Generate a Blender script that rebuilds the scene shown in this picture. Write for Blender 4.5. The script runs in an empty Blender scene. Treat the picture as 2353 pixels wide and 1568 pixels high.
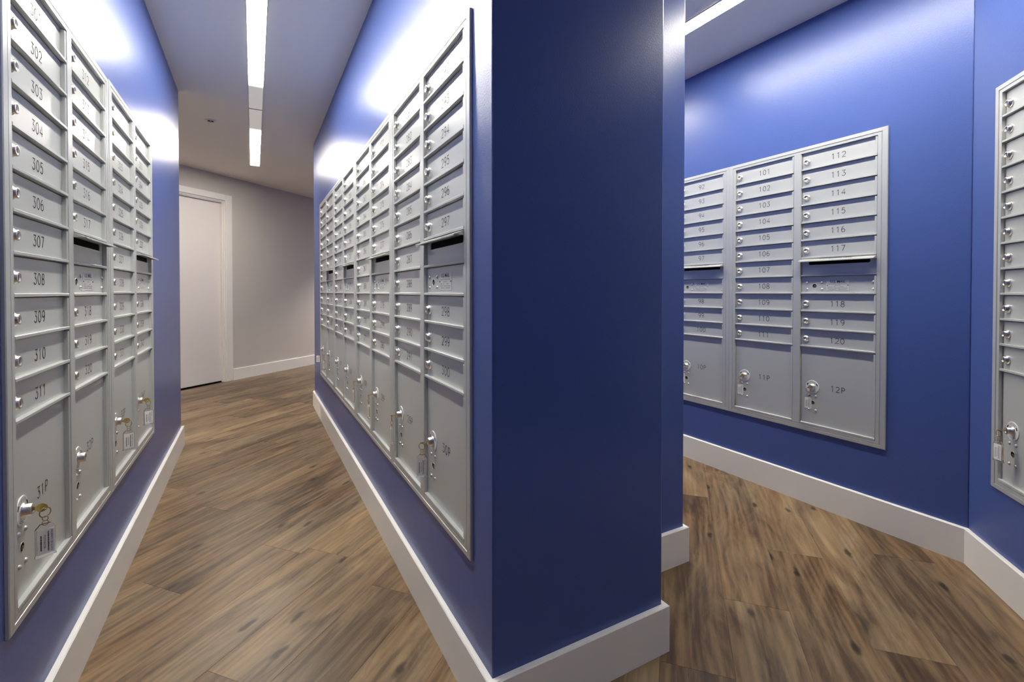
import bpy, bmesh, math, random
from mathutils import Vector, Matrix
sc = bpy.context.scene
C = sc.collection
PI = math.pi
sin, cos = math.sin, math.cos

# ------------------------------------------------------------------ camera
F_PX, PITCH, YAW, CY, CAM_H = 1079.92, 0.0122, 0.5027, 683.74, 1.0743
cam_d = bpy.data.cameras.new('camera')
cam = bpy.data.objects.new('camera', cam_d)
C.objects.link(cam)
cam_d.sensor_fit = 'HORIZONTAL'
cam_d.sensor_width = 36.0
cam_d.lens = F_PX / 2353 * 36.0
cam_d.shift_y = -(784 - CY) / 2353
cam_d.clip_start = 0.02
cam.location = (0, 0, CAM_H)
cam.rotation_euler = (PI / 2 - PITCH, 0, -YAW)
sc.camera = cam
# ------------------------------------------------------------------ world, exposure
world = bpy.data.worlds.new('world')
sc.world = world
world.use_nodes = True
world.node_tree.nodes['Background'].inputs[0].default_value = (0.5, 0.5, 0.5, 1)
world.node_tree.nodes['Background'].inputs[1].default_value = 0.02
vs = sc.view_settings
vs.view_transform = 'Standard'
vs.look = 'None'
vs.gamma = 1.0
vs.use_curve_mapping = False
vs.exposure = 2.7
sc.cycles.use_denoising = True
sc.cycles.use_adaptive_sampling = True
sc.cycles.adaptive_threshold = 0.03
sc.cycles.max_bounces = 9
sc.cycles.diffuse_bounces = 6
sc.cycles.glossy_bounces = 4
sc.cycles.transmission_bounces = 8
sc.cycles.sample_clamp_indirect = 6.0
LAMP = 13.0          # radiance of the ceiling strip lights
HALL_W = 60.0        # watts of the unseen downlights added in the hall

# ------------------------------------------------------------------ plan of the place (metres)
ANG = 0.8413
E_ = Vector((sin(ANG), cos(ANG)))          # along the hall and the floor planks
N_ = Vector((cos(ANG), -sin(ANG)))         # across them
XL, XC, XR = -0.4454, 0.5008, 2.4706       # blue wall faces
YLE, YCE, YRE = 3.9467, 4.7734, 6.541           # where the corridors meet the hall
PX1, PY1, PX2, PY2 = 1.0664, 1.0081, 1.4981, 1.3053   # stepped end of the middle wall
CYR = 0.7489                               # concave corner on the right
CEIL = 2.4522
FAR_N = -5.08
ZB, YL0, YC0, YR0, PD0 = 0.3667, 1.3208, 1.1248, 1.0272, 0.1495   # mailbox banks
UW, UH, RO = 0.7892, 1.443, 0.0105          # unit width, height, and how deep it is set into the wall
def en(e, n, z=0.0):
    p = E_ * e + N_ * n
    return Vector((p.x, p.y, z))

# ------------------------------------------------------------------ materials
def new_mat(name):
    m = bpy.data.materials.new(name)
    m.use_nodes = True
    nt = m.node_tree
    return m, nt, nt.nodes['Principled BSDF']
def principled(name, col, rough=0.5, metal=0.0, spec=0.5, bump=None, var=0.0, coat=0.0, trans=0.0, ior=1.45):
    m, nt, b = new_mat(name)
    b.inputs['Base Color'].default_value = (*col, 1)
    b.inputs['Roughness'].default_value = rough
    b.inputs['Metallic'].default_value = metal
    b.inputs['Specular IOR Level'].default_value = spec
    b.inputs['Coat Weight'].default_value = coat
    b.inputs['Transmission Weight'].default_value = trans
    b.inputs['IOR'].default_value = ior
    L = nt.links
    if bump or var:
        tc = nt.nodes.new('ShaderNodeTexCoord')
    if bump:
        sc_, strength, dist = bump
        n = nt.nodes.new('ShaderNodeTexNoise')
        n.inputs['Scale'].default_value = sc_
        n.inputs['Detail'].default_value = 3
        L.new(tc.outputs['Object'], n.inputs['Vector'])
        bp = nt.nodes.new('ShaderNodeBump')
        bp.inputs['Strength'].default_value = strength
        bp.inputs['Distance'].default_value = dist
        L.new(n.outputs['Fac'], bp.inputs['Height'])
        L.new(bp.outputs['Normal'], b.inputs['Normal'])
    if var:
        n2 = nt.nodes.new('ShaderNodeTexNoise')
        n2.inputs['Scale'].default_value = 3.0
        n2.inputs['Detail'].default_value = 5
        L.new(tc.outputs['Object'], n2.inputs['Vector'])
        mx = nt.nodes.new('ShaderNodeMix')
        mx.data_type = 'RGBA'
        L.new(n2.outputs['Fac'], mx.inputs['Factor'])
        mx.inputs['A'].default_value = (*[c * (1 - var) for c in col], 1)
        mx.inputs['B'].default_value = (*[min(1, c * (1 + var)) for c in col], 1)
        L.new(mx.outputs['Result'], b.inputs['Base Color'])
    return m

M = {}
M['blue'] = principled('blue_wall_paint', (0.064, 0.108, 0.330), 0.30, spec=0.5, bump=(260, 0.22, 0.002), var=0.05)
M['greige'] = principled('greige_wall_paint', (0.63, 0.59, 0.54), 0.55, spec=0.3, bump=(300, 0.15, 0.0015), var=0.02)
M['ceiling'] = principled('ceiling_paint', (0.83, 0.80, 0.73), 0.7, spec=0.2, bump=(220, 0.15, 0.001))
M['trim'] = principled('off_white_trim_paint', (0.87, 0.85, 0.80), 0.33, spec=0.5, bump=(140, 0.06, 0.001), var=0.03)
M['doorpaint'] = principled('white_door_paint', (0.85, 0.80, 0.76), 0.45, spec=0.4, bump=(200, 0.08, 0.001), var=0.01)
M['alu'] = principled('silver_powder_coat', (0.55, 0.565, 0.55), 0.31, metal=0.25, spec=0.5, bump=(900, 0.05, 0.0003), var=0.02)
M['alu_trim'] = principled('silver_anodised_trim', (0.56, 0.575, 0.56), 0.32, metal=0.35, spec=0.5, bump=(700, 0.05, 0.0003), var=0.02)
M['backplate'] = principled('dark_grey_inner_metal', (0.20, 0.20, 0.21), 0.5, metal=0.2)  # plain dark grey sheet behind the doors
M['black'] = principled('black_void', (0.004, 0.004, 0.004), 0.8, spec=0.1)
M['ink'] = principled('engraved_dark_fill', (0.012, 0.012, 0.014), 0.6, spec=0.3)
M['faint'] = principled('grey_print', (0.25, 0.25, 0.25), 0.6, spec=0.3)
M['nickel'] = principled('nickel_plated_lock', (0.80, 0.76, 0.70), 0.30, metal=1.0)
M['rivet'] = principled('painted_rivet', (0.60, 0.61, 0.62), 0.25, metal=0.4)
M['brass'] = principled('brass_key', (0.78, 0.58, 0.18), 0.24, metal=1.0, bump=(500, 0.1, 0.0004))
M['bronze'] = principled('dark_brass_ring', (0.42, 0.31, 0.13), 0.28, metal=1.0)
M['acrylic'] = principled('clear_acrylic', (0.97, 0.97, 0.97), 0.06, trans=1.0, ior=1.46)
M['card'] = principled('white_card', (0.90, 0.87, 0.85), 0.7)
M['disc'] = principled('white_metal_disc', (0.78, 0.78, 0.77), 0.32, metal=0.1)
M['plate'] = principled('brushed_label_plate', (0.66, 0.66, 0.66), 0.35, metal=0.3)
M['hood'] = principled('bright_anodised_hood', (0.60, 0.60, 0.57), 0.28, metal=0.5)
M['white_metal'] = principled('white_enamel', (0.70, 0.68, 0.65), 0.4)
M['subfloor'] = principled('subfloor', (0.05, 0.04, 0.03), 0.9)

def lens_material(name, col, length, d0, d1, power=1.0):
    """Translucent strip-lamp lens: the tubes inside stop short of the ends, so the lens fades there."""
    m, nt, b = new_mat(name)
    L = nt.links
    b.inputs['Base Color'].default_value = (0.50, 0.50, 0.48, 1)
    b.inputs['Roughness'].default_value = 0.4
    tc = nt.nodes.new('ShaderNodeTexCoord')
    sp = nt.nodes.new('ShaderNodeSeparateXYZ')
    L.new(tc.outputs['Object'], sp.inputs[0])
    def ramp(a, c):
        r = nt.nodes.new('ShaderNodeMapRange')
        r.interpolation_type = 'SMOOTHERSTEP'
        r.inputs['From Min'].default_value = a
        r.inputs['From Max'].default_value = c
        L.new(sp.outputs['Y'], r.inputs['Value'])
        return r.outputs['Result']
    lo = ramp(d0 - 0.06, d0 + 0.14) if d0 > 0 else None
    hi = ramp(length - d1 + 0.06, length - d1 - 0.14) if d1 > 0 else None
    val = None
    if lo is not None and hi is not None:
        mu = nt.nodes.new('ShaderNodeMath'); mu.operation = 'MULTIPLY'
        L.new(lo, mu.inputs[0]); L.new(hi, mu.inputs[1]); val = mu.outputs[0]
    else:
        val = lo if lo is not None else hi
    b.inputs['Emission Color'].default_value = (*col, 1)
    if val is None:
        b.inputs['Emission Strength'].default_value = LAMP * power
    else:
        mu = nt.nodes.new('ShaderNodeMath'); mu.operation = 'MULTIPLY_ADD'
        L.new(val, mu.inputs[0]); mu.inputs[1].default_value = LAMP; mu.inputs[2].default_value = 0.05
        L.new(mu.outputs[0], b.inputs['Emission Strength'])
    return m

def wood_material():
    m, nt, b = new_mat('rustic_oak_plank')
    L = nt.links
    N = nt.nodes.new
    tc = N('ShaderNodeTexCoord'); oi = N('ShaderNodeObjectInfo')
    off = N('ShaderNodeVectorMath'); off.operation = 'SCALE'
    cmb = N('ShaderNodeCombineXYZ')
    def mth(op, a, c):
        x = N('ShaderNodeMath'); x.operation = op
        for i, v in enumerate((a, c)):
            if isinstance(v, (int, float)): x.inputs[i].default_value = v
            else: L.new(v, x.inputs[i])
        return x.outputs[0]
    L.new(mth('MULTIPLY', oi.outputs['Random'], 37.3), cmb.inputs[0])
    L.new(mth('MULTIPLY', oi.outputs['Random'], 91.7), cmb.inputs[1])
    L.new(mth('MULTIPLY', oi.outputs['Random'], 13.1), cmb.inputs[2])
    add = N('ShaderNodeVectorMath'); add.operation = 'ADD'
    L.new(tc.outputs['Object'], add.inputs[0]); L.new(cmb.outputs[0], add.inputs[1])
    def stretch(sx, sy):
        mp = N('ShaderNodeVectorMath'); mp.operation = 'MULTIPLY'
        L.new(add.outputs[0], mp.inputs[0]); mp.inputs[1].default_value = (sx, sy, 1)
        return mp.outputs[0]
    def noise(v, s, d=4, r=0.55, dist=0.0):
        n = N('ShaderNodeTexNoise'); L.new(v, n.inputs['Vector'])
        n.inputs['Scale'].default_value = s; n.inputs['Detail'].default_value = d
        n.inputs['Roughness'].default_value = r; n.inputs['Distortion'].default_value = dist
        return n.outputs['Fac']
    blot = noise(stretch(1.1, 5.0), 1.9, 6, 0.62, 1.1)         # broad stains
    streak = noise(stretch(0.9, 11.0), 1.7, 4, 0.52, 1.0)     # streaks along the plank
    grain = noise(stretch(12.0, 360.0), 1.0, 4, 0.65, 1.2)       # fine grain
    # cathedral rings
    wv = N('ShaderNodeTexWave'); wv.wave_type = 'BANDS'; wv.bands_direction = 'Y'
    L.new(stretch(0.9, 7.0), wv.inputs['Vector'])
    wv.inputs['Scale'].default_value = 1.5; wv.inputs['Distortion'].default_value = 14.0
    wv.inputs['Detail'].default_value = 3; wv.inputs['Detail Scale'].default_value = 0.9
    ring = wv.outputs['Fac']
    # knots
    vo = N('ShaderNodeTexVoronoi'); vo.feature = 'F1'; vo.voronoi_dimensions = '2D'
    wob = N('ShaderNodeTexNoise'); wob.inputs['Scale'].default_value = 22.0; wob.inputs['Detail'].default_value = 2
    L.new(add.outputs[0], wob.inputs['Vector'])
    wv2 = N('ShaderNodeVectorMath'); wv2.operation = 'MULTIPLY_ADD'
    L.new(wob.outputs['Color'], wv2.inputs[0]); wv2.inputs[1].default_value = (.10, .10, 0); L.new(stretch(2.0, 5.4), wv2.inputs[2])
    L.new(wv2.outputs[0], vo.inputs['Vector']); vo.inputs['Scale'].default_value = 1.0
    vo.inputs['Randomness'].default_value = 1.0
    kn = N('ShaderNodeMapRange'); kn.interpolation_type = 'SMOOTHSTEP'
    kn.inputs['From Min'].default_value = 0.025; kn.inputs['From Max'].default_value = 0.085
    ksep = N('ShaderNodeSeparateColor'); L.new(vo.outputs['Color'], ksep.inputs[0])
    kpick = N('ShaderNodeMath'); kpick.operation = 'LESS_THAN'; kpick.inputs[1].default_value = 0.45    # only some cells hold a knot
    L.new(ksep.outputs[0], kpick.inputs[0])
    ksum = N('ShaderNodeMath'); ksum.operation = 'ADD'
    L.new(vo.outputs['Distance'], ksum.inputs[0]); L.new(kpick.outputs[0], ksum.inputs[1])
    L.new(ksum.outputs[0], kn.inputs['Value'])
    t = mth('MULTIPLY', blot, 0.60)
    t = mth('ADD', t, mth('MULTIPLY', streak, 0.30))
    t = mth('ADD', t, 0.05)
    t = mth('ADD', t, mth('MULTIPLY', mth('MULTIPLY', mth('SUBTRACT', ring, 0.5), streak), 0.12))
    t = mth('ADD', t, mth('MULTIPLY', mth('MULTIPLY', mth('SUBTRACT', grain, 0.5), mth('SUBTRACT', 1.05, blot)), 0.30))
    t = mth('ADD', t, mth('MULTIPLY', mth('SUBTRACT', oi.outputs['Random'], 0.5), 0.13))
    cr = N('ShaderNodeValToRGB')
    el = cr.color_ramp.elements
    el[0].position = 0.27; el[0].color = (0.032, 0.019, 0.012, 1)
    el[1].position = 0.72; el[1].color = (0.360, 0.252, 0.144, 1)
    for p, c in ((0.40, (0.092, 0.055, 0.028, 1)), (0.50, (0.178, 0.114, 0.060, 1)), (0.60, (0.255, 0.172, 0.094, 1))):
        x = el.new(p); x.color = c
    L.new(t, cr.inputs['Fac'])
    mx = N('ShaderNodeMix'); mx.data_type = 'RGBA'; mx.blend_type = 'MULTIPLY'
    mx.inputs['Factor'].default_value = 0.85
    L.new(cr.outputs['Color'], mx.inputs['A'])
    kc = N('ShaderNodeMix'); kc.data_type = 'RGBA'
    L.new(kn.outputs['Result'], kc.inputs['Factor'])
    dk = noise(stretch(1.5, 8.5), 2.1, 6, 0.6, 0.7)            # sparse dark streaks
    dm = N('ShaderNodeMapRange'); dm.interpolation_type = 'SMOOTHSTEP'
    dm.inputs['From Min'].default_value = 0.55; dm.inputs['From Max'].default_value = 0.74
    dm.inputs['To Min'].default_value = 1.0; dm.inputs['To Max'].default_value = 0.30
    L.new(dk, dm.inputs['Value'])
    kc.inputs['A'].default_value = (0.10, 0.09, 0.085, 1); kc.inputs['B'].default_value = (1, 1, 1, 1)
    dv = N('ShaderNodeMix'); dv.data_type = 'RGBA'; dv.blend_type = 'MULTIPLY'; dv.inputs['Factor'].default_value = 1.0
    L.new(kc.outputs['Result'], dv.inputs['A']); L.new(dm.outputs['Result'], dv.inputs['B'])
    L.new(dv.outputs['Result'], mx.inputs['B'])
    zone = noise(stretch(0.9, 3.0), 1.4, 3, 0.5, 0.4)
    zc = N('ShaderNodeValToRGB'); ze = zc.color_ramp.elements
    ze[0].position = 0.36; ze[0].color = (0.93, 0.98, 1.04, 1); ze[1].position = 0.64; ze[1].color = (1.06, 0.99, 0.88, 1)
    L.new(zone, zc.inputs['Fac'])
    zm = N('ShaderNodeMix'); zm.data_type = 'RGBA'; zm.blend_type = 'MULTIPLY'; zm.inputs['Factor'].default_value = 1.0
    L.new(mx.outputs['Result'], zm.inputs['A']); L.new(zc.outputs['Color'], zm.inputs['B'])
    L.new(zm.outputs['Result'], b.inputs['Base Color'])
    b.inputs['Roughness'].default_value = 0.36
    b.inputs['Specular IOR Level'].default_value = 0.42
    bp = N('ShaderNodeBump'); bp.inputs['Strength'].default_value = 0.2; bp.inputs['Distance'].default_value = 0.0012
    L.new(grain, bp.inputs['Height']); L.new(bp.outputs['Normal'], b.inputs['Normal'])
    return m
M['wood'] = wood_material()

# ------------------------------------------------------------------ mesh helpers
class MB:
    """collects geometry with material slots, builds one mesh"""
    def __init__(self):
        self.v, self.f, self.m, self.mats, self.sm = [], [], [], [], []
    def slot(self, mat):
        if mat not in self.mats: self.mats.append(mat)
        return self.mats.index(mat)
    def add(self, vs, fs, mat, smooth=False):
        o = len(self.v); k = self.slot(mat)
        self.v += [tuple(p) for p in vs]
        for f in fs:
            self.f.append([i + o for i in f]); self.m.append(k); self.sm.append(smooth)
    def box(self, a, b, mat, ch=0.0):
        (x0, y0, z0), (x1, y1, z1) = [min(p, q) for p, q in zip(a, b)], [max(p, q) for p, q in zip(a, b)]
        if ch <= 0:
            vs = [(x, y, z) for x in (x0, x1) for y in (y0, y1) for z in (z0, z1)]
            fs = [(0, 1, 3, 2), (4, 6, 7, 5), (0, 4, 5, 1), (2, 3, 7, 6), (0, 2, 6, 4), (1, 5, 7, 3)]
            self.add(vs, fs, mat); return
        # chamfer on the front (-y) side edges only
        vs = [(x0, y1, z0), (x1, y1, z0), (x1, y1, z1), (x0, y1, z1),
              (x0, y0 + ch, z0), (x1, y0 + ch, z0), (x1, y0 + ch, z1), (x0, y0 + ch, z1),
              (x0 + ch, y0, z0 + ch), (x1 - ch, y0, z0 + ch), (x1 - ch, y0, z1 - ch), (x0 + ch, y0, z1 - ch)]
        fs = [(0, 3, 2, 1), (0, 1, 5, 4), (1, 2, 6, 5), (2, 3, 7, 6), (3, 0, 4, 7),
              (4, 5, 9, 8), (5, 6, 10, 9), (6, 7, 11, 10), (7, 4, 8, 11), (8, 9, 10, 11)]
        self.add(vs, fs, mat)
    def lathe(self, prof, mat, seg=20, axis='y', c=(0, 0, 0), smooth=True, cap=True):
        """prof: (radius, distance out of the door), revolved about -y (axis y) or z"""
        vs, fs = [], []
        for r, d in prof:
            for k in range(seg):
                a = 2 * PI * k / seg
                if axis == 'y': vs.append((c[0] + r * cos(a), c[1] - d, c[2] + r * sin(a)))
                else: vs.append((c[0] + r * cos(a), c[1] + r * sin(a), c[2] + d))
        for i in range(len(prof) - 1):
            for k in range(seg):
                q = (k + 1) % seg
                fs.append((i * seg + k, i * seg + q, (i + 1) * seg + q, (i + 1) * seg + k))
        self.add(vs, fs, mat, smooth)
        if cap:
            self.add(vs[-seg:], [tuple(range(seg))], mat)
    def torus(self, c, R, r, ax_u, ax_v, mat, seg=22, sub=8):
        u, v = Vector(ax_u).normalized(), Vector(ax_v).normalized(); w = u.cross(v)
        vs, fs = [], []
        for i in range(seg):
            a = 2 * PI * i / seg; d = u * cos(a) + v * sin(a)
            for j in range(sub):
                b = 2 * PI * j / sub
                vs.append(Vector(c) + d * (R + r * cos(b)) + w * (r * sin(b)))
        for i in range(seg):
            for j in range(sub):
                i2, j2 = (i + 1) % seg, (j + 1) % sub
                fs.append((i * sub + j, i2 * sub + j, i2 * sub + j2, i * sub + j2))
        self.add(vs, fs, mat, True)
    def prism(self, poly, z0, z1, mat):
        n = len(poly)
        vs = [(p[0], p[1], z0) for p in poly] + [(p[0], p[1], z1) for p in poly]
        fs = [tuple(range(n - 1, -1, -1)), tuple(range(n, 2 * n))]
        fs += [(i, (i + 1) % n, n + (i + 1) % n, n + i) for i in range(n)]
        self.add(vs, fs, mat)
    def mesh(self, name, recalc=True):
        me = bpy.data.meshes.new(name)
        me.from_pydata(self.v, [], self.f)
        for mt in self.mats: me.materials.append(mt)
        for i, p in enumerate(me.polygons):
            p.material_index = self.m[i]; p.use_smooth = self.sm[i]
        if recalc:
            bm = bmesh.new(); bm.from_mesh(me)
            bmesh.ops.recalc_face_normals(bm, faces=bm.faces)
            bm.to_mesh(me); bm.free()
        me.update()
        return me
def put(name, mesh, parent=None, loc=None, rot=None):
    o = bpy.data.objects.new(name, mesh)
    C.objects.link(o)
    if parent is not None: o.parent = parent
    if loc is not None: o.location = loc
    if rot is not None: o.rotation_euler = rot
    return o
def tag(o, label, cat, group=None, kind=None):
    o['label'] = label; o['category'] = cat
    if group: o['group'] = group
    if kind: o['kind'] = kind
    return o

_txt = {}
def text_geo(s, size, bold=False):
    """flat filled lettering as (verts, faces), centred on the origin in x/z (y = 0, reading along +x)"""
    key = (s, size, bold)
    if key in _txt: return _txt[key]
    cu = bpy.data.curves.new('lettering', 'FONT')
    cu.body = s; cu.size = size; cu.align_x = 'CENTER'; cu.align_y = 'CENTER'; cu.resolution_u = 2
    if bold: cu.offset = size * 0.010
    ob = bpy.data.objects.new('lettering', cu)
    C.objects.link(ob)
    bpy.context.view_layer.update()
    dg = bpy.context.evaluated_depsgraph_get()
    me = bpy.data.meshes.new_from_object(ob.evaluated_get(dg))
    vs = [(v.co.x, 0.0, v.co.y) for v in me.vertices]
    fs = [tuple(p.vertices) for p in me.polygons]
    bpy.data.objects.remove(ob); bpy.data.curves.remove(cu); bpy.data.meshes.remove(me)
    _txt[key] = (vs, fs)
    return _txt[key]

# ------------------------------------------------------------------ THE SETTING
def wall(name, poly, mat, label, z1=CEIL, cut=None):
    b = MB(); b.prism(poly, 0.0, z1, mat)
    o = put(name, b.mesh(name))
    bm = bmesh.new(); bm.from_mesh(o.data)
    ed = [e for e in bm.edges if abs(e.verts[0].co.z - e.verts[1].co.z) > 1.0]
    bmesh.ops.bevel(bm, geom=ed, offset=0.004, segments=2, affect='EDGES', profile=0.5)
    bm.to_mesh(o.data); bm.free()
    if cut:                                    # rough opening for the recessed mailboxes
        c = MB(); c.prism(cut, ZB + .012, ZB + UH - .012, mat)
        k = put('opening', c.mesh('opening'))
        md = o.modifiers.new('opening', 'BOOLEAN'); md.operation = 'DIFFERENCE'; md.solver = 'EXACT'; md.object = k
        bpy.context.view_layer.update()
        me = bpy.data.meshes.new_from_object(o.evaluated_get(bpy.context.evaluated_depsgraph_get()))
        o.modifiers.clear(); o.data = me
        bpy.data.objects.remove(k)
    return tag(o, label, 'wall', kind='structure')
def rect(x0, y0, x1, y1): return [(x0, y0), (x1, y0), (x1, y1), (x0, y1)]
LE = Vector((XL, YLE)); CE = Vector((XC, YCE)); RE = Vector((XR, YRE))
CE2 = CE + E_ * ((PX2 - XC) / E_.x)
PAN0 = Vector((XR, CYR)); PAN1 = PAN0 - E_ * 2.4
LE2 = LE - E_ * 4.6; RE2 = RE + E_ * 3.2
wall('wall_left', [(XL, -2.6), tuple(LE), tuple(LE2), (LE2.x - .1, -2.6)], M['blue'],
     'glossy blue painted wall holding mailboxes 301 to 340', cut=rect(XL - .08, YL0 + .012, XL + .02, YL0 + 2 * UW - .012))
wall('wall_center', [tuple(CE), (XC, PY1), (PX1, PY1), (PX1, PY2), (PX2, PY2), tuple(CE2)], M['blue'],
     'thick blue wall with stepped end between the two corridors', cut=rect(XC - .02, YC0 + .012, XC + .08, YC0 + 4 * UW - .012))
wall('wall_right', [tuple(RE), (XR, CYR), (5.2, CYR), tuple(RE2)], M['blue'],
     'blue wall holding mailboxes 92 to 120 beside the right corridor', cut=rect(XR - .02, YR0 + .012, XR + .08, YR0 + 2 * UW - .012))
wall('wall_corner', [tuple(PAN0), tuple(PAN1), (PAN1.x, -2.6), (5.2, -2.6), (5.2, CYR)], M['blue'],
     'angled lighter blue wall turning towards the entry from the inside corner',
     cut=[tuple(PAN0 - E_ * a + N_ * c) for a, c in ((PD0 + .012, -.02), (PD0 + UW - .012, -.02), (PD0 + UW - .012, .08), (PD0 + .012, .08))])
b = MB(); b.box((LE2.x - .1, -2.75, 0), (5.2, -2.6, CEIL), M['greige'])
tag(put('wall_back', b.mesh('wall_back')), 'plain greige wall closing the entry behind', 'wall', kind='structure')
# far wall with a door opening
DE0, DE1, DZ = 3.196, 4.150, 2.160        # opening in the wall
def wall_en(b, e0, e1, n0, n1, z0, z1, mat):
    b.prism([en(e0, n0)[:2], en(e1, n0)[:2], en(e1, n1)[:2], en(e0, n1)[:2]], z0, z1, mat)
b = MB()
wall_en(b, -3.5, DE0, FAR_N, FAR_N - .14, 0, CEIL, M['greige'])
wall_en(b, DE1, 9.5, FAR_N, FAR_N - .14, 0, CEIL, M['greige'])
wall_en(b, DE0, DE1, FAR_N, FAR_N - .14, DZ, CEIL, M['greige'])
tag(put('wall_far', b.mesh('wall_far')), 'greige hall wall with a white door at the corridor end', 'wall', kind='structure')
for nm, e0, lab in (('wall_west', -3.5, 'plain greige end wall at the door side of the hall'), ('wall_east', 9.5, 'plain greige end wall far along the hall')):
    b = MB(); wall_en(b, e0 - .12 if e0 < 0 else e0, e0 if e0 < 0 else e0 + .12, -2.6, FAR_N - .14, 0, CEIL, M['greige'])
    tag(put(nm, b.mesh(nm)), lab, 'wall', kind='structure')
b = MB(); b.box((-6.5, -2.9, CEIL), (9, 12.5, CEIL + .12), M['ceiling'])
tag(put('ceiling', b.mesh('ceiling')), 'smooth grey-white painted ceiling with recessed strip lights', 'ceiling', kind='structure')

# baseboards
BH, BT = 0.1385, 0.016
def baseboard(name, path, label, i0=0, i1=None, closed=False):
    P = [Vector(p) for p in path]; n = len(P)
    i1 = (n if closed else n - 1) if i1 is None else i1
    def nrm(a, c):
        d = (c - a).normalized(); return Vector((d.y, -d.x))
    def mit(i):
        a = P[i - 1] if (i > 0 or closed) else None
        c = P[(i + 1) % n] if (i < n - 1 or closed) else None
        if a is None: return nrm(P[i], c)
        if c is None: return nrm(a, P[i])
        n1, n2 = nrm(a, P[i]), nrm(P[i], c)
        return (n1 + n2) / (1 + n1.dot(n2))
    prof = [(0.0005, 0), (BT, 0), (BT, BH - .003), (BT - .003, BH), (0.0005, BH)]
    b = MB(); k = len(prof)
    idx = list(range(i0, i1 + 1))
    vs, fs = [], []
    for i in idx:
        j = i % n; m_ = mit(j)
        for d, z in prof: vs.append((P[j].x + m_.x * d, P[j].y + m_.y * d, z))
    for q in range(len(idx) - 1):
        for r in range(k):
            s = (r + 1) % k
            fs.append((q * k + r, q * k + s, (q + 1) * k + s, (q + 1) * k + r))
    if not (closed and i1 - i0 == n):
        fs += [tuple(range(k)), tuple(range((len(idx) - 1) * k, len(idx) * k))]
    b.add(vs, fs, M['trim'])
    return tag(put(name, b.mesh(name)), label, 'baseboard', kind='structure')
baseboard('baseboard_left', [(XL, -2.59), LE, LE2], 'off-white baseboard along the foot of the wall below mailboxes 301 to 340')
baseboard('baseboard_center', [CE, (XC, PY1), (PX1, PY1), (PX1, PY2), (PX2, PY2), CE2],
          'off-white baseboard wrapping the stepped end of the middle wall', closed=True)
rp = [RE2, RE, (XR, CYR), PAN1, (PAN1.x, -2.59)]
baseboard('baseboard_right', rp, 'off-white baseboard below mailboxes 92 to 120', 0, 2)
baseboard('baseboard_corner', rp, 'off-white baseboard at the foot of the angled blue wall', 2, 4)
baseboard('baseboard_far', [en(4.233, FAR_N)[:2], en(9.45, FAR_N)[:2]], 'white baseboard along the greige hall wall beside the door')

# door in the far wall: local x along -e (viewer faces +(-n)): viewer's right is +e
door = tag(put('door_1', None), 'plain white flush door with white casing at the end of the corridor', 'door', kind='structure')
door.location = en(DE0, FAR_N); door.rotation_euler = (0, 0, math.atan2(E_.y, E_.x))
OW = DE1 - DE0
JB = .020
b = MB(); b.box((JB + .002, .048, .012), (OW - JB - .002, .092, DZ - JB - .003), M['doorpaint'], .002); put('door_leaf', b.mesh('door_leaf'), door)
for sd in (0, 1):
    x0, x1 = (.001, JB) if sd == 0 else (OW - JB, OW - .001)
    b = MB(); b.box((x0, -.001, 0), (x1, .138, DZ - .001), M['trim'])
    xs = (x1, x1 + .011) if sd == 0 else (x0 - .011, x0)
    b.box((xs[0], .012, 0), (xs[1], .046, DZ - JB), M['trim'], .002)
    put('jamb', b.mesh('jamb'), door)
b = MB(); b.box((JB, -.001, DZ - JB), (OW - JB, .138, DZ - .001), M['trim']); b.box((JB + .011, .012, DZ - JB - .011), (OW - JB - .011, .046, DZ - JB), M['trim'], .002)
put('head_jamb', b.mesh('head_jamb'), door)
for x0, x1 in ((-.081, .006), (OW - .006, OW + .081)):
    b = MB(); b.box((x0, -.018, 0), (x1, -.0015, DZ + .066), M['trim'], .004)
    put('casing', b.mesh('casing'), door)
b = MB(); b.box((.0065, -.018, DZ - .006), (OW - .0065, -.0015, DZ + .066), M['trim'], .004); put('head_casing', b.mesh('head_casing'), door)
b = MB(); b.box((JB, .04, .0005), (OW - JB, .1, .011), M['black']); put('door_gap_shade', b.mesh('door_gap_shade'), door)  # black bar standing in for the shade in the gap under the leaf

# floor: slab + planks
b = MB(); b.box((-6.5, -2.9, -.12), (9, 12.5, -.0085), M['subfloor'])
floor = tag(put('floor', b.mesh('floor')), 'rustic brown wood plank floor laid diagonally', 'floor', kind='structure')
PW, PLEN = 0.2015, 1.22
def inside(poly, p):
    r = False; n = len(poly)
    for i in range(n):
        a, c = poly[i], poly[(i + 1) % n]
        if (a[1] > p[1]) != (c[1] > p[1]) and p[0] < (c[0] - a[0]) * (p[1] - a[1]) / (c[1] - a[1]) + a[0]: r = not r
    return r
SOLID = [[(XL, -2.6), tuple(LE), tuple(LE2), (LE2.x - .1, -2.6)],
         [tuple(CE), (XC, PY1), (PX1, PY1), (PX1, PY2), (PX2, PY2), tuple(CE2)],
         [tuple(RE), (XR, CYR), (5.2, CYR), tuple(RE2)],
         [tuple(PAN0), tuple(PAN1), (PAN1.x, -2.6), (5.2, -2.6), (5.2, CYR)]]
b = MB()
hw, c_ = PW / 2 - .0002, .0006
hl = PLEN / 2 - .0002
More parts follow.
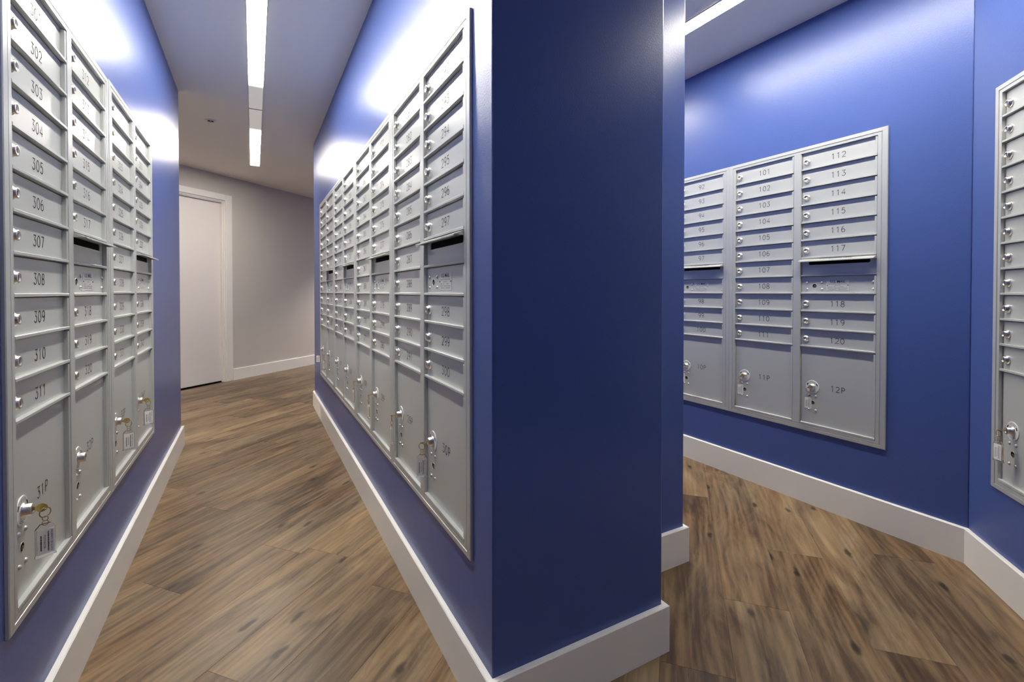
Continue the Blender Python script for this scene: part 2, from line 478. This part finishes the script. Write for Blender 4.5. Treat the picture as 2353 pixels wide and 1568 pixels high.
b.add([(-hl, -hw, -.008), (hl, -hw, -.008), (hl, hw, -.008), (-hl, hw, -.008),
       (-hl, -hw, -c_ * .8), (hl, -hw, -c_ * .8), (hl, hw, -c_ * .8), (-hl, hw, -c_ * .8),
       (-hl + c_, -hw + c_, 0), (hl - c_, -hw + c_, 0), (hl - c_, hw - c_, 0), (-hl + c_, hw - c_, 0)],
      [(0, 3, 2, 1), (0, 1, 5, 4), (1, 2, 6, 5), (2, 3, 7, 6), (3, 0, 4, 7), (4, 5, 9, 8), (5, 6, 10, 9), (6, 7, 11, 10), (7, 4, 8, 11), (8, 9, 10, 11)], M['wood'])
plank_me = b.mesh('plank')
known = {0: 1.787, 1: 2.19, 2: 1.683, 3: 2.295, -1: 1.42, -6: 1.441, -7: 0.957, -9: 1.519, -10: 1.172, -11: 1.834, -12: 1.695}
rnd = random.Random(5)
n_pl = 0
for row in range(-27, 12):
    nc = 0.157 + PW * (row + .5)
    if nc - PW / 2 < FAR_N - .05: continue
    j = known.get(row, rnd.uniform(0, PLEN))
    k0 = int((-3.5 - j) / PLEN) - 1
    for k in range(k0, k0 + 14):
        ec = j + PLEN * (k + .5)
        if ec < -2.6 or ec > 8.2: continue
        ok = False
        for a in (-.48, -.25, 0, .25, .48):
            for c2 in (-.45, 0, .45):
                p = en(ec + a * PLEN, nc + c2 * PW)
                if p.y < -1.2 or (p.x < -1.5) : continue
                if not any(inside(s, p) for s in SOLID): ok = True
        if not ok: continue
        p = en(ec, nc)
        put('plank', plank_me, floor, p, (0, 0, math.atan2(E_.y, E_.x)))
        n_pl += 1

# ------------------------------------------------------------------ CEILING LIGHTS
def strip_light(x, y0, y1, d0, d1, col, label, power=1.0):
    ln = y1 - y0; w = 0.086
    root = tag(put('strip_light', None, None, (x, y0, CEIL)), label, 'ceiling light', 'recessed strip lights')
    b = MB(); b.box((-w / 2, .004, -.004), (w / 2, ln - .004, -.0005), M['ceiling'])
    me = b.mesh('diffuser'); me.materials[0] = lens_material('strip_lens', col, ln, d0, d1, power)
    put('diffuser', me, root)
    for s in (-1, 1):
        b = MB(); b.box((s * w / 2, .0, -.006), (s * (w / 2 + .006), ln, -.0005), M['white_metal']); put('edge_trim', b.mesh('edge_trim'), root)
    for y in (0.0, ln - .0035):
        b = MB(); b.box((-w / 2, y, -.006), (w / 2, y + .0035, -.0005), M['white_metal']); put('end_cap', b.mesh('end_cap'), root)
    return root
strip_light(0.0215, 1.15, 4.040, 0, .48, (1.0, 0.955, 0.86), 'long white strip light over the narrow corridor between mailboxes 300 and 301')
strip_light(0.0215, 4.050, 5.85, .53, 0, (1.0, 0.92, 0.83), 'shorter white strip light at the hall end of the narrow corridor')
strip_light(1.9865, -0.30, 2.22, 0, .16, (1.0, 0.945, 0.82), 'white strip light over the corridor in front of mailboxes 101 to 120')
strip_light(1.9865, 2.23, 4.90, .16, 0, (1.0, 0.945, 0.82), 'white strip light further along the corridor past mailboxes 92 to 100')

strip_light(0.15, -2.45, -1.20, 0, 0, (1.0, 0.93, 0.79), 'unseen fill strip added over the entry in front of the stepped wall end', 0.35)  # unseen strip added behind the camera to fill the stepped wall end
# added hall downlights, unseen round the corner, to light the far hall wall
def added_downlight(x, y, watts, label):
    root = tag(put('added_downlight', None, None, (x, y, CEIL)), label, 'ceiling light', 'added hall downlights')
    b = MB(); b.lathe([(.060, -.0005), (.085, -.0005), (.085, -.004), (.075, -.008), (.060, -.008)], M['white_metal'], 28, 'z', cap=False)
    put('trim_ring', b.mesh('trim_ring'), root)
    ld = bpy.data.lights.new('added_downlight_lamp', 'SPOT'); ld.energy = watts; ld.spot_size = 2.2; ld.spot_blend = 0.45
    ld.shadow_soft_size = 0.05; ld.color = (1.0, 0.93, 0.84)
    l = bpy.data.objects.new('lamp', ld); C.objects.link(l); l.parent = root; l.location = (0, 0, -.012)
    return root
p = en(7.3, -4.2); added_downlight(p.x, p.y, HALL_W, 'unseen round lamp added in the hall ceiling beyond the middle wall')
p = en(0.3, -4.2); added_downlight(p.x, p.y, HALL_W, 'unseen round lamp added in the hall ceiling on the door side')

# sprinkler
sp_ = tag(put('fire_sprinkler', None, None, (-.2947, 4.4965, CEIL)), 'small recessed fire sprinkler head in the ceiling near the hall', 'sprinkler')
b = MB(); b.lathe([(.018, -.001), (.043, -.0005), (.043, -.003), (.032, -.007), (.026, -.007), (.026, -.001)], M['white_metal'], 28, 'z', cap=False); put('escutcheon', b.mesh('escutcheon'), sp_)
b = MB(); b.lathe([(.026, -.0012), (.0005, -.0012)], M['black'], 24, 'z'); put('recess', b.mesh('recess'), sp_)
b = MB(); b.lathe([(.006, -.0012), (.006, -.016), (.004, -.02)], M['nickel'], 12, 'z')
for s in (-1, 1): b.box((s * .009 - .0015, -.0015, -.03), (s * .009 + .0015, .0015, -.012), M['nickel'])
put('frame_arm', b.mesh('frame_arm'), sp_)
b = MB(); b.lathe([(.002, -.028), (.013, -.031), (.013, -.0325), (.001, -.033)], M['nickel'], 14, 'z'); put('deflector', b.mesh('deflector'), sp_)

# ------------------------------------------------------------------ MAILBOX UNITS
TRIM, DW, DIV = 0.0395, 0.3360, 0.0382
COLX = (TRIM, TRIM + DW + DIV)
PITCH_Z, ROW0 = 0.0897, 0.4257            # bottom of the lowest small door
PB = 0.030                                # bottom of parcel door
FACE, LIP = 0.0068, 0.0182                 # how far door face and lips stand off the wall
def rowz(r): return ROW0 + PITCH_Z * (10 - r)       # r = 0 is the top row

# stroke numerals: polylines in a cell 1 high
def arc(cx, cy, rx, ry, a0, a1, n=10):
    return [(cx + rx * cos(math.radians(a0 + (a1 - a0) * i / n)), cy + ry * sin(math.radians(a0 + (a1 - a0) * i / n))) for i in range(n + 1)]
GL = {
 '0': [arc(.31, .5, .29, .48, 90, 450, 22)],
 '1': [[(.12, .80), (.33, .98), (.33, .02)]],
 '2': [arc(.31, .70, .27, .27, 165, -35, 12) + [(.04, .03), (.60, .03)]],
 '3': [[(.06, .97), (.56, .97), (.27, .60)] + arc(.29, .315, .28, .29, 90, -155, 14)],
 '4': [[(.46, .02), (.46, .98), (.03, .30), (.61, .30)]],
 '5': [[(.54, .97), (.13, .97), (.09, .56)] + arc(.30, .33, .28, .31, 125, -150, 14)],
 '6': [arc(.31, .30, .27, .28, 0, 360, 18), [(.05, .36)] + arc(.42, .46, .38, .51, 170, 95, 6)],
 '7': [[(.03, .97), (.59, .97), (.22, .02)]],
 '8': [arc(.31, .74, .23, .23, -90, 270, 18), arc(.31, .26, .28, .245, 90, 450, 18)],
 '9': [arc(.31, .70, .27, .28, 0, 360, 18), [(.57, .64)] + arc(.20, .54, .38, .51, -10, -85, 6)],
 'P': [[(.10, .02), (.10, .97), (.34, .97)] + arc(.34, .72, .25, .25, 90, -90, 8) + [(.10, .47)]],
}
def ribbon(b, pts, w, y, mat):
    P = [Vector(p) for p in pts]; n = len(P)
    closed = (P[0] - P[-1]).length < 1e-6
    if closed: P = P[:-1]; n -= 1
    vs, fs = [], []
    for i in range(n):
        a = P[i - 1] if (i or closed) else None
        c = P[(i + 1) % n] if (i < n - 1 or closed) else None
        def nr(p, q):
            d = (q - p).normalized(); return Vector((-d.y, d.x))
        if a is None: m_ = nr(P[i], c)
        elif c is None: m_ = nr(a, P[i])
        else:
            n1, n2 = nr(a, P[i]), nr(P[i], c); m_ = (n1 + n2) / max(.45, 1 + n1.dot(n2))
        vs += [(P[i].x + m_.x * w / 2, y, P[i].y + m_.y * w / 2), (P[i].x - m_.x * w / 2, y, P[i].y - m_.y * w / 2)]
    for i in range(n if closed else n - 1):
        j = (i + 1) % n
        fs.append((2 * i, 2 * i + 1, 2 * j + 1, 2 * j))
    b.add(vs, fs, mat)
def number_mesh(s, h=0.0272, pitch=0.0235):
    b = MB(); n = len(s)
    for i, chx in enumerate(s):
        x0 = (i - n / 2) * pitch + (pitch - .62 * h) / 2
        for st in GL[chx]:
            ribbon(b, [(x0 + px * h, (pz - .5) * h) for px, pz in st], 0.0024, -(FACE + .0004), M['ink'])
    me = b.mesh('number', False)
    for p in me.polygons:
        if p.normal.y > 0: p.flip()
    me.update()
    return me

# shared meshes ------------------------------------------------------
def door_mesh(w, h, parcel=False):
    b = MB(); g = .0012
    b.box((g, -FACE, g), (w - g, -.0035, h - g), M['alu'], .0006)
    b.box((g, -LIP, g), (w - g, -FACE + .001, .0088 if not parcel else .011), M['alu'], .0009)     # bottom ledge
    b.box((w - .0098, -LIP + .0014, .0095 if not parcel else .0115), (w - g, -FACE + .001, h - .004), M['alu'], .0012)   # right lip
    return b.mesh('parcel_door' if parcel else 'door')
PH = ROW0 - PB
DOOR_ME = door_mesh(DW, PITCH_Z)
PARCEL_ME = door_mesh(DW, PH, True)
# tenant lock
b = MB()
b.lathe([(.0150, FACE - .001), (.0150, FACE + .0030), (.0138, FACE + .0048), (.0118, FACE + .0052), (.0118, FACE + .0110), (.0108, FACE + .0122), (.0075, FACE + .0122), (.0070, FACE + .0108), (.0005, FACE + .0108)], M['nickel'], 22)
b.box((-.0009, -(FACE + .0111), -.0050), (.0009, -(FACE + .0107), .0050), M['ink'])
LOCK_ME = b.mesh('lock')
# parcel lock cylinder
b = MB()
b.lathe([(.0160, FACE + .0018), (.0160, FACE + .0040), (.0128, FACE + .0052), (.0128, FACE + .0172), (.0116, FACE + .0186), (.0070, FACE + .0186), (.0065, FACE + .0174), (.0005, FACE + .0174)], M['nickel'], 24)
b.box((-.0008, -(FACE + .0178), -.0055), (.0008, -(FACE + .0173), .0055), M['ink'])
PLOCK_ME = b.mesh('lock_cylinder')
# escutcheon disc with OPEN, two arrow bars and small print
b = MB()
b.lathe([(.0325, FACE - .0005), (.0325, FACE + .0014), (.0317, FACE + .0021), (.0005, FACE + .0021)], M['disc'], 40, smooth=False)
yd = -(FACE + .0024)
def polar_text(b, s, R, size, a_mid, step, mat, flip=False, bold=False):
    for i, chx in enumerate(s):
        if chx == ' ': continue
        vs, fs = text_geo(chx, size, bold)
        a = math.radians(a_mid + (-1 if not flip else 1) * step * (i - (len(s) - 1) / 2))
        rot = a - PI / 2 if not flip else a + PI / 2
        b.add([(R * cos(a) + x * cos(rot) - z * sin(rot), yd, R * sin(a) + x * sin(rot) + z * cos(rot)) for x, y, z in vs], fs, mat)
polar_text(b, 'OPEN', .0240, .0112, 90, 19, M['faint'])
for a0 in (28, 152):
    pts = arc(0, 0, .0255, .0255, a0 - 13, a0 + 13, 4)
    ribbon(b, pts, .0048, yd, M['ink'])
for a0 in (-120, -90, -60): ribbon(b, arc(0, 0, .0265, .0265, a0 - 11, a0 + 11, 5), .0012, yd, M['faint'])
for a0 in (-110, -70): ribbon(b, arc(0, 0, .0225, .0225, a0 - 15, a0 + 15, 5), .0012, yd, M['faint'])
DISC_ME = b.mesh('escutcheon')
# rivet and keyhole
b = MB(); b.lathe([(.0058, FACE - .0005), (.0056, FACE + .0012), (.0044, FACE + .0030), (.0022, FACE + .0040), (.0004, FACE + .0042)], M['rivet'], 14)
RIVET_ME = b.mesh('rivet')
b = MB()
b.lathe([(.0108, FACE - .0003), (.0108, FACE + .0006), (.0094, FACE + .0007), (.0092, FACE + .0002)], M['rivet'], 22, cap=False)
b.lathe([(.0093, FACE + .00025), (.0003, FACE + .00025)], M['black'], 22)
b.lathe([(.0052, FACE + .0005), (.0046, FACE + .0009), (.0022, FACE + .0009)], M['bronze'], 16, c=(.0015, 0, -.0022), cap=False)
HOLE_ME = b.mesh('keyhole')
# outgoing slot panel with a rounded opening
def slot_panel_mesh():
    g = .0012; h = PITCH_Z
    x0, x1, z0, z1, r = .0335, .3060, .0585, .0800, .007
    inner = []
    for cx, cz, a in ((x1 - r, z1 - r, 0), (x0 + r, z1 - r, 90), (x0 + r, z0 + r, 180), (x1 - r, z0 + r, 270)):
        inner += arc(cx, cz, r, r, a, a + 90, 5)
    outer = [(DW - g, h - g), (g, h - g), (g, g), (DW - g, g)]
    bm = bmesh.new()
    def loop(pts, y): 
        vs = [bm.verts.new((p[0], y, p[1])) for p in pts]
        return vs, [bm.edges.new((vs[i], vs[(i + 1) % len(vs)])) for i in range(len(vs))]
    yf = -(FACE - .0005)
    vo, eo = loop(outer, yf); vi, ei = loop(inner, yf)
    bmesh.ops.triangle_fill(bm, use_beauty=True, use_dissolve=False, edges=eo + ei)
    bv = [bm.verts.new((p[0], -.0036, p[1])) for p in inner]
    k = len(vi)
    for i in range(k): bm.faces.new((vi[i], vi[(i + 1) % k], bv[(i + 1) % k], bv[i]))
    bm.faces.new(bv)                                         # back of the slot
    mats = [M['alu'], M['black'], M['rivet']]
    for f in bm.faces:
        f.material_index = 1 if len(f.verts) == k else 0
    # thin bright rim round the opening
    rim = [bm.verts.new((p[0], yf - .0005, p[1])) for p in inner]
    cx, cz = (x0 + x1) / 2, (z0 + z1) / 2
    rim2 = [bm.verts.new((p[0] + (.0016 if p[0] > cx else -.0016), yf - .0002, p[1] + (.0016 if p[1] > cz else -.0016))) for p in inner]
    for i in range(k):
        f = bm.faces.new((rim[i], rim[(i + 1) % k], rim2[(i + 1) % k], rim2[i])); f.material_index = 2
    bmesh.ops.recalc_face_normals(bm, faces=bm.faces)
    me = bpy.data.meshes.new('slot_panel'); bm.to_mesh(me); bm.free()
    for m_ in mats: me.materials.append(m_)
    # bottom ledge joined as the panel's own folded edge
    b = MB(); b.box((g, -LIP, g), (DW - g, -FACE + .001, .0088), M['alu'], .0009)
    return me, b.mesh('ledge')
SLOT_ME, SLOT_LEDGE_ME = slot_panel_mesh()
# hood over the slot (x along the door, z relative to the row bottom)
b = MB()
hz0, hz1, n0, n1 = PITCH_Z + .0040, PITCH_Z - .0135, FACE - .002, .0455
g = .001
th = .0022
def hp(x, t, dz=0): return (x, -(n0 + (n1 - n0) * t), hz0 + (hz1 - hz0) * t + dz)
b.add([hp(g, 0), hp(DW - g, 0), hp(DW - g, 1), hp(g, 1), hp(g, 0, -th), hp(DW - g, 0, -th), hp(DW - g, 1, -th), hp(g, 1, -th)],
      [(0, 1, 2, 3), (4, 7, 6, 5), (0, 4, 5, 1), (1, 5, 6, 2), (2, 6, 7, 3), (3, 7, 4, 0)], M['hood'])
# rolled front lip and the two end gussets
b.add([hp(g, .90, .0012), hp(DW - g, .90, .0012), hp(DW - g, 1.04, .0006), hp(g, 1.04, .0006), hp(g, .9, -.0035), hp(DW - g, .9, -.0035), hp(DW - g, 1.04, -.0032), hp(g, 1.04, -.0032)],
      [(0, 1, 2, 3), (4, 7, 6, 5), (0, 4, 5, 1), (1, 5, 6, 2), (2, 6, 7, 3), (3, 7, 4, 0)], M['hood'])
for x in (g, DW - g - .0016):
    q = [(x, -n0, hz0 - th), (x, -n0, hz0 - .019), hp(x, .9, -th)]
    q2 = [(p[0] + .0016, p[1], p[2]) for p in q]
    b.add(q + q2, [(0, 1, 2), (3, 5, 4), (0, 3, 4, 1), (1, 4, 5, 2), (2, 5, 3, 0)], M['hood'])
vs, fs = text_geo('OUTGOING MAIL', .0185)
b.add([hp(DW / 2 + x, .45 - z / .0405, .0004) for x, y, z in vs], fs, M['ink'])
HOOD_ME = b.mesh('hood', False)
bm = bmesh.new(); bm.from_mesh(HOOD_ME); bmesh.ops.recalc_face_normals(bm, faces=[f for f in bm.faces if f.material_index == 0]); bm.to_mesh(HOOD_ME); bm.free()
# "U.S. MAIL" plate, origin at its centre
b = MB()
pw, ph = .1015, .0530
b.box((-pw / 2, -(FACE + .0012), -ph / 2), (pw / 2, -(FACE - .0005), ph / 2), M['plate'], .0010)
yp = -(FACE + .0015)
vs, fs = text_geo('U.S. MAIL', .0168, True); b.add([(x, yp, z + .0165) for x, y, z in vs], fs, M['ink'])
vs, fs = text_geo('Approved By The Postmaster General', .0054); b.add([(x, yp, z + .0052) for x, y, z in vs], fs, M['ink'])
vs, fs = text_geo('USPS STD 4C', .0050); b.add([(x, yp, z - .0020) for x, y, z in vs], fs, M['ink'])
r2 = random.Random(3)
for zz, segs in ((-.0085, ((-.043, -.024), (-.018, -.010), (.010, .028))), (-.0145, ((-.045, -.020), (-.014, .014), (.018, .045))), (-.0205, ((-.040, -.006), (.004, .040)))):
    for a, c2 in segs:                                       # lines too small to read: worn word marks
        x = a
        while x < c2:
            w = r2.uniform(.0012, .0030)
            b.add([(x, yp, zz - .0012), (min(x + w, c2), yp, zz - .0012), (min(x + w, c2), yp, zz + .0012), (x, yp, zz + .0012)], [(0, 1, 2, 3)], M['faint'])
            x += w + .0007
for s in (-1, 1): b.lathe([(.0024, FACE + .001), (.0020, FACE + .0022), (.0003, FACE + .0024)], M['ink'], 10, c=(s * .0455, 0, -.001))
PLATE_ME = b.mesh('label_plate')
# lock panel door face (no lock, same lips)
LPANEL_ME = DOOR_ME.copy(); LPANEL_ME.name = 'lock_panel'
# frame rails with mitred ends: profile (inward distance, standoff)
TP = [(0, RO + .0002), (0, .0164), (.0022, .0182), (.0205, .0188), (.0222, .0155), (.0240, .0155), (.0250, .0180), (TRIM - .0006, .0180), (TRIM - .0006, .0005), (.0135, .0005), (.0135, RO + .0002)]
def rail_mesh(kind):
    b = MB(); vs, fs = [], []; k = len(TP); gp = .00015
    for end in (0, 1):
        for d, n in TP:
            if kind in 'lr':
                x = d if kind == 'l' else UW - d
                dz = d * (TRIMZ if True else 1)
                z = (dz if not end else UH - dz) + (gp if not end else -gp)
            else:
                dz = d * TRIMZ
                z = dz if kind == 'b' else UH - dz
                x = (d if not end else UW - d) + (gp if not end else -gp)
            vs.append((x, -n, z))
    for r in range(k):
        s = (r + 1) % k
        fs.append((r, s, k + s, k + r))
    fs += [tuple(range(k)), tuple(range(2 * k - 1, k - 1, -1))]
    b.add(vs, fs, M['alu_trim'])
    return b.mesh('frame_rail')
TRIMZ = (UH - (ROW0 + 11 * PITCH_Z)) / TRIM
RAILS = {k: rail_mesh(k) for k in 'lrtb'}
b = MB(); x0 = TRIM + DW
b.box((x0 + .0006, -.0186, PB), (x0 + DIV - .0006, -.0035, ROW0 + 11 * PITCH_Z), M['alu_trim'], .0015)
DIV_ME = b.mesh('divider')
b = MB(); b.box((.015, -.0034, .015), (UW - .015, -.0004, UH - .015), M['backplate'])
BACK_ME = b.mesh('backplate')

def mailbox_unit(loc, rotz, first, pl, pr, label, numbered=True):
    """two columns: eleven tenant doors on the left, nine plus the outgoing slot on the right, a parcel locker below each"""
    u = tag(put('mailbox_unit', None, None, loc, (0, 0, rotz)), label, 'mailbox unit', 'wall mailbox units')
    put('backplate', BACK_ME, u)
    for k in 'lrtb': put('frame_rail', RAILS[k], u)
    put('divider', DIV_ME, u)
    num = first
    for col in (0, 1):
        x = COLX[col]
        for r in range(11):
            z = rowz(r)
            if col == 1 and r == 6:
                s = put('slot_panel', SLOT_ME, u, (x, 0, z))
                put('ledge', SLOT_LEDGE_ME, s); put('hood', HOOD_ME, s)['label'] = 'bright angled hood lettered OUTGOING MAIL over the slot'
                continue
            if col == 1 and r == 7:
                s = put('lock_panel', LPANEL_ME, u, (x, 0, z))
                put('label_plate', PLATE_ME, s, (.170, 0, .0445))['label'] = 'small pale plate printed U.S. MAIL'
                for rx in (.028, .0990, .3195):
                    for rz in (.0585, .0250): put('rivet', RIVET_ME, s, (rx, 0, rz))
                put('keyhole', HOLE_ME, s, (.0632, 0, .0420))
                continue
            d = put('door', DOOR_ME, u, (x, 0, z))
            put('lock', LOCK_ME, d, (.0235, 0, .0430), (0, rnd.uniform(-.12, .12), 0))
            if numbered:
                put('number', number_mesh(str(num)), d, (.169, 0, .0430))
            num += 1
        d = put('parcel_door', PARCEL_ME, u, (x, 0, PB))
        put('escutcheon', DISC_ME, d, (.057, 0, .1965)); put('lock_cylinder', PLOCK_ME, d, (.057, 0, .1965))
        for sx in (-1, 1):
            for zz in (.1505, .0795): put('rivet', RIVET_ME, d, (.057 + sx * .0165, 0, zz))
        put('keyhole', HOLE_ME, d, (.0575, 0, .1160))
        if numbered: put('number', number_mesh('%dP' % (pl if col == 0 else pr)), d, (.174, 0, .2020))
    return u
def key_pos(u, col): return u.matrix_basis @ Vector((COLX[col] + .057, 0, PB + .1965))

units = {}
def wall_unit(side, k, first, p0, label, dz=0.0, off=0.0):
    if side == 'L': loc, rz = (XL - RO + off, YL0 + k * UW, ZB + dz), PI / 2
    elif side == 'C': loc, rz = (XC + RO - off, YC0 + (k + 1) * UW, ZB + dz), -PI / 2
    else: loc, rz = (XR + RO - off, YR0 + (k + 1) * UW, ZB + dz), -PI / 2
    units[p0] = mailbox_unit(loc, rz, first, p0, p0 + 1, label)
G = 'silver grey wall mailbox unit with doors numbered %d to %d'
wall_unit('L', 0, 301, 31, G % (301, 320) + ', parcel lockers 31P and 32P')
wall_unit('L', 1, 321, 33, G % (321, 340) + ', nearer the hall door', dz=.004, off=.002)
wall_unit('C', 0, 281, 29, G % (281, 300) + ', next to the wall end')
wall_unit('C', 1, 261, 27, G % (261, 280) + ', in the long row')
wall_unit('C', 2, 241, 25, G % (241, 260) + ', no keys')
wall_unit('C', 3, 221, 23, G % (221, 240) + ', nearest the hall')
wall_unit('R', 0, 101, 11, G % (101, 120) + ', beside the inside corner')
wall_unit('R', 1, 81, 9, G % (81, 100))
pu = PAN0 - E_ * PD0 + N_ * RO
units['panel'] = mailbox_unit((pu.x, pu.y, ZB), math.atan2(-E_.y, -E_.x), 0, 0, 0,
    'silver grey wall mailbox unit alone on the angled blue wall', numbered=False)

# ------------------------------------------------------------------ KEYS left in the parcel lockers
b = MB()
def flat(b, pts, t, mat):
    n = len(pts)
    vs = [(-t, p[0], p[1]) for p in pts] + [(t, p[0], p[1]) for p in pts]
    fs = [tuple(range(n)), tuple(range(2 * n - 1, n - 1, -1))] + [(i, n + i, n + (i + 1) % n, (i + 1) % n) for i in range(n)]
    b.add(vs, fs, mat)
K0 = -(FACE + .0176)
flat(b, [(K0, -.0032), (K0, .0032), (K0 - .006, .0036), (K0 - .006, -.0036)], .0010, M['brass'])
# bow with a hole
bow = arc(K0 - .0150, 0, .0102, .0092, 0, 360, 22)[:-1]
hole = arc(K0 - .0215, -.0025, .0022, .0022, 0, 360, 22)[:-1]
n = 22
vs = [(sx * .0011, p[0], p[1]) for sx in (-1, 1) for p in bow] + [(sx * .0011, p[0], p[1]) for sx in (-1, 1) for p in hole]
fs = []
for i in range(n):
    j = (i + 1) % n
    fs += [(i, j, n + j, n + i), (2 * n + i, 3 * n + i, 3 * n + j, 2 * n + j), (i, 2 * n + i, 2 * n + j, j), (n + i, n + j, 3 * n + j, 3 * n + i)]
b.add(vs, fs, M['brass'])
KEY_ME = b.mesh('key')
RY = K0 - .0205                                    # hang point
b = MB(); b.torus((0, 0, -.0118), .0104, .0011, (1, 0, .0), (0, 0, 1), M['bronze'], 26, 7); RING_ME = b.mesh('key_ring')
b = MB(); b.torus((0, RY, -.0255), .0050, .0009, (0, 1, 0), (0, 0, 1), M['bronze'], 16, 6); LINK_ME = b.mesh('chain_link')
b = MB(); b.torus((0, 0, -.0022), .0052, .0008, (0, 1, 0), (0, 0, 1), M['bronze'], 16, 6); LINK2_ME = b.mesh('chain_link')
# acrylic holder: origin at its hanging hole, in the x/z plane
tw, thh, tt = .0165, .0690, .0026
out = [(-tw, -thh), (tw, -thh), (tw, -.0105), (.0085, -.0005), (-.0085, -.0005), (-tw, -.0105)]
b = MB()
vs = [(p[0], -tt, p[1]) for p in out] + [(p[0], tt, p[1]) for p in out]
k = len(out)
b.add(vs, [tuple(range(k - 1, -1, -1)), tuple(range(k, 2 * k))] + [(i, (i + 1) % k, k + (i + 1) % k, k + i) for i in range(k)], M['acrylic'])
HOLDER_ME = b.mesh('tag_holder')
# thick moulded lower edge of the holder
b = MB(); b.box((-tw - .001, -tt - .0014, -thh - .0030), (tw + .001, tt + .0014, -thh - .0002), M['acrylic']); FOOT_ME = b.mesh('holder_foot')
# the printed card lies in a shallow window on both faces
b = MB()
for s in (-1, 1):
    b.box((-tw + .0022, s * (tt + .0002), -thh + .003), (tw - .0022, s * (tt + .0008), -.0125), M['card'])
CARD_ME = b.mesh('tag_card')
b = MB()
def down_text(b, s, size, x, zc, side):
    vs, fs = text_geo(s, size)
    yy = side * (tt + .0011)
    for_ = [(side * -1 * (x + z), yy, zc - xx) for xx, y, z in vs]
    b.add(for_, fs, M['ink'])
for side in (-1, 1):
    zc = -.0400
    down_text(b, 'PROPERTY OF U.S.P.S.', .0050, .0095, zc, side)
    down_text(b, 'POSTMASTER', .0050, -.0020, zc, side)
    for x, l0, l1 in ((.0042, -.022, .022), (-.0078, -.015, .019)):
        q = l0
        while q < l1:                                        # print too small to read
            w = r2.uniform(.0010, .0026); X = side * -1 * x; yy = side * (tt + .0011)
            b.add([(X - .0011, yy, zc - q), (X + .0011, yy, zc - q), (X + .0011, yy, zc - q - w), (X - .0011, yy, zc - q - w)], [(0, 1, 2, 3)], M['ink'])
            q += w + .0006
PRINT_ME = b.mesh('print', False)

def parcel_key(u, col, who, roll=0.0, tag_yaw=0.0, swing=0.0, extra=''):
    p = key_pos(u, col)
    root = tag(put('parcel_key', None, None, p, (0, 0, u.rotation_euler.z + swing)),
               'brass key with clear tag hanging from %s%s' % (who, extra), 'key', 'keys left in parcel lockers')
    put('key', KEY_ME, root, None, (0, roll, 0))
    put('key_ring', RING_ME, root, (0, RY, 0), (0, 0, tag_yaw * .7))
    put('chain_link', LINK_ME, root)
    put('chain_link', LINK2_ME, root, (0, RY, -.0330), (0, 0, PI / 2 + tag_yaw))
    h = put('tag_holder', HOLDER_ME, root, (0, RY, -.0365), (0, 0, tag_yaw)); h['label'] = 'clear acrylic key tag holder'
    put('holder_foot', FOOT_ME, h)
    c2 = put('tag_card', CARD_ME, h); c2['label'] = 'white printed card inside the tag'
    pr = put('print', PRINT_ME, h)
    return root
LK = 'parcel locker %dP'
parcel_key(units[31], 0, LK % 31, 0.05, -1.10)
parcel_key(units[33], 0, LK % 33, 0.0, -1.15)
parcel_key(units[33], 1, LK % 34, 0.0, -1.15)
parcel_key(units[29], 1, LK % 30, 1.35, 1.15)
parcel_key(units[29], 0, LK % 29, 1.5, -0.22)
parcel_key(units[27], 1, LK % 28, 1.4, -0.02)
parcel_key(units[27], 0, LK % 27, 1.4, -0.05)
parcel_key(units[23], 1, LK % 24, 1.45, 0.30)
parcel_key(units[23], 0, LK % 23, 1.45, 1.1)
parcel_key(units[11], 1, LK % 12, 1.1, 0.35)
parcel_key(units[11], 0, LK % 11, 0.3, 0.75)
parcel_key(units[9], 1, LK % 10, 1.2, 0.9)
parcel_key(units['panel'], 0, 'the lone mailbox unit', 1.5, 0.25, extra=' on the angled wall')
print('planks', n_pl)
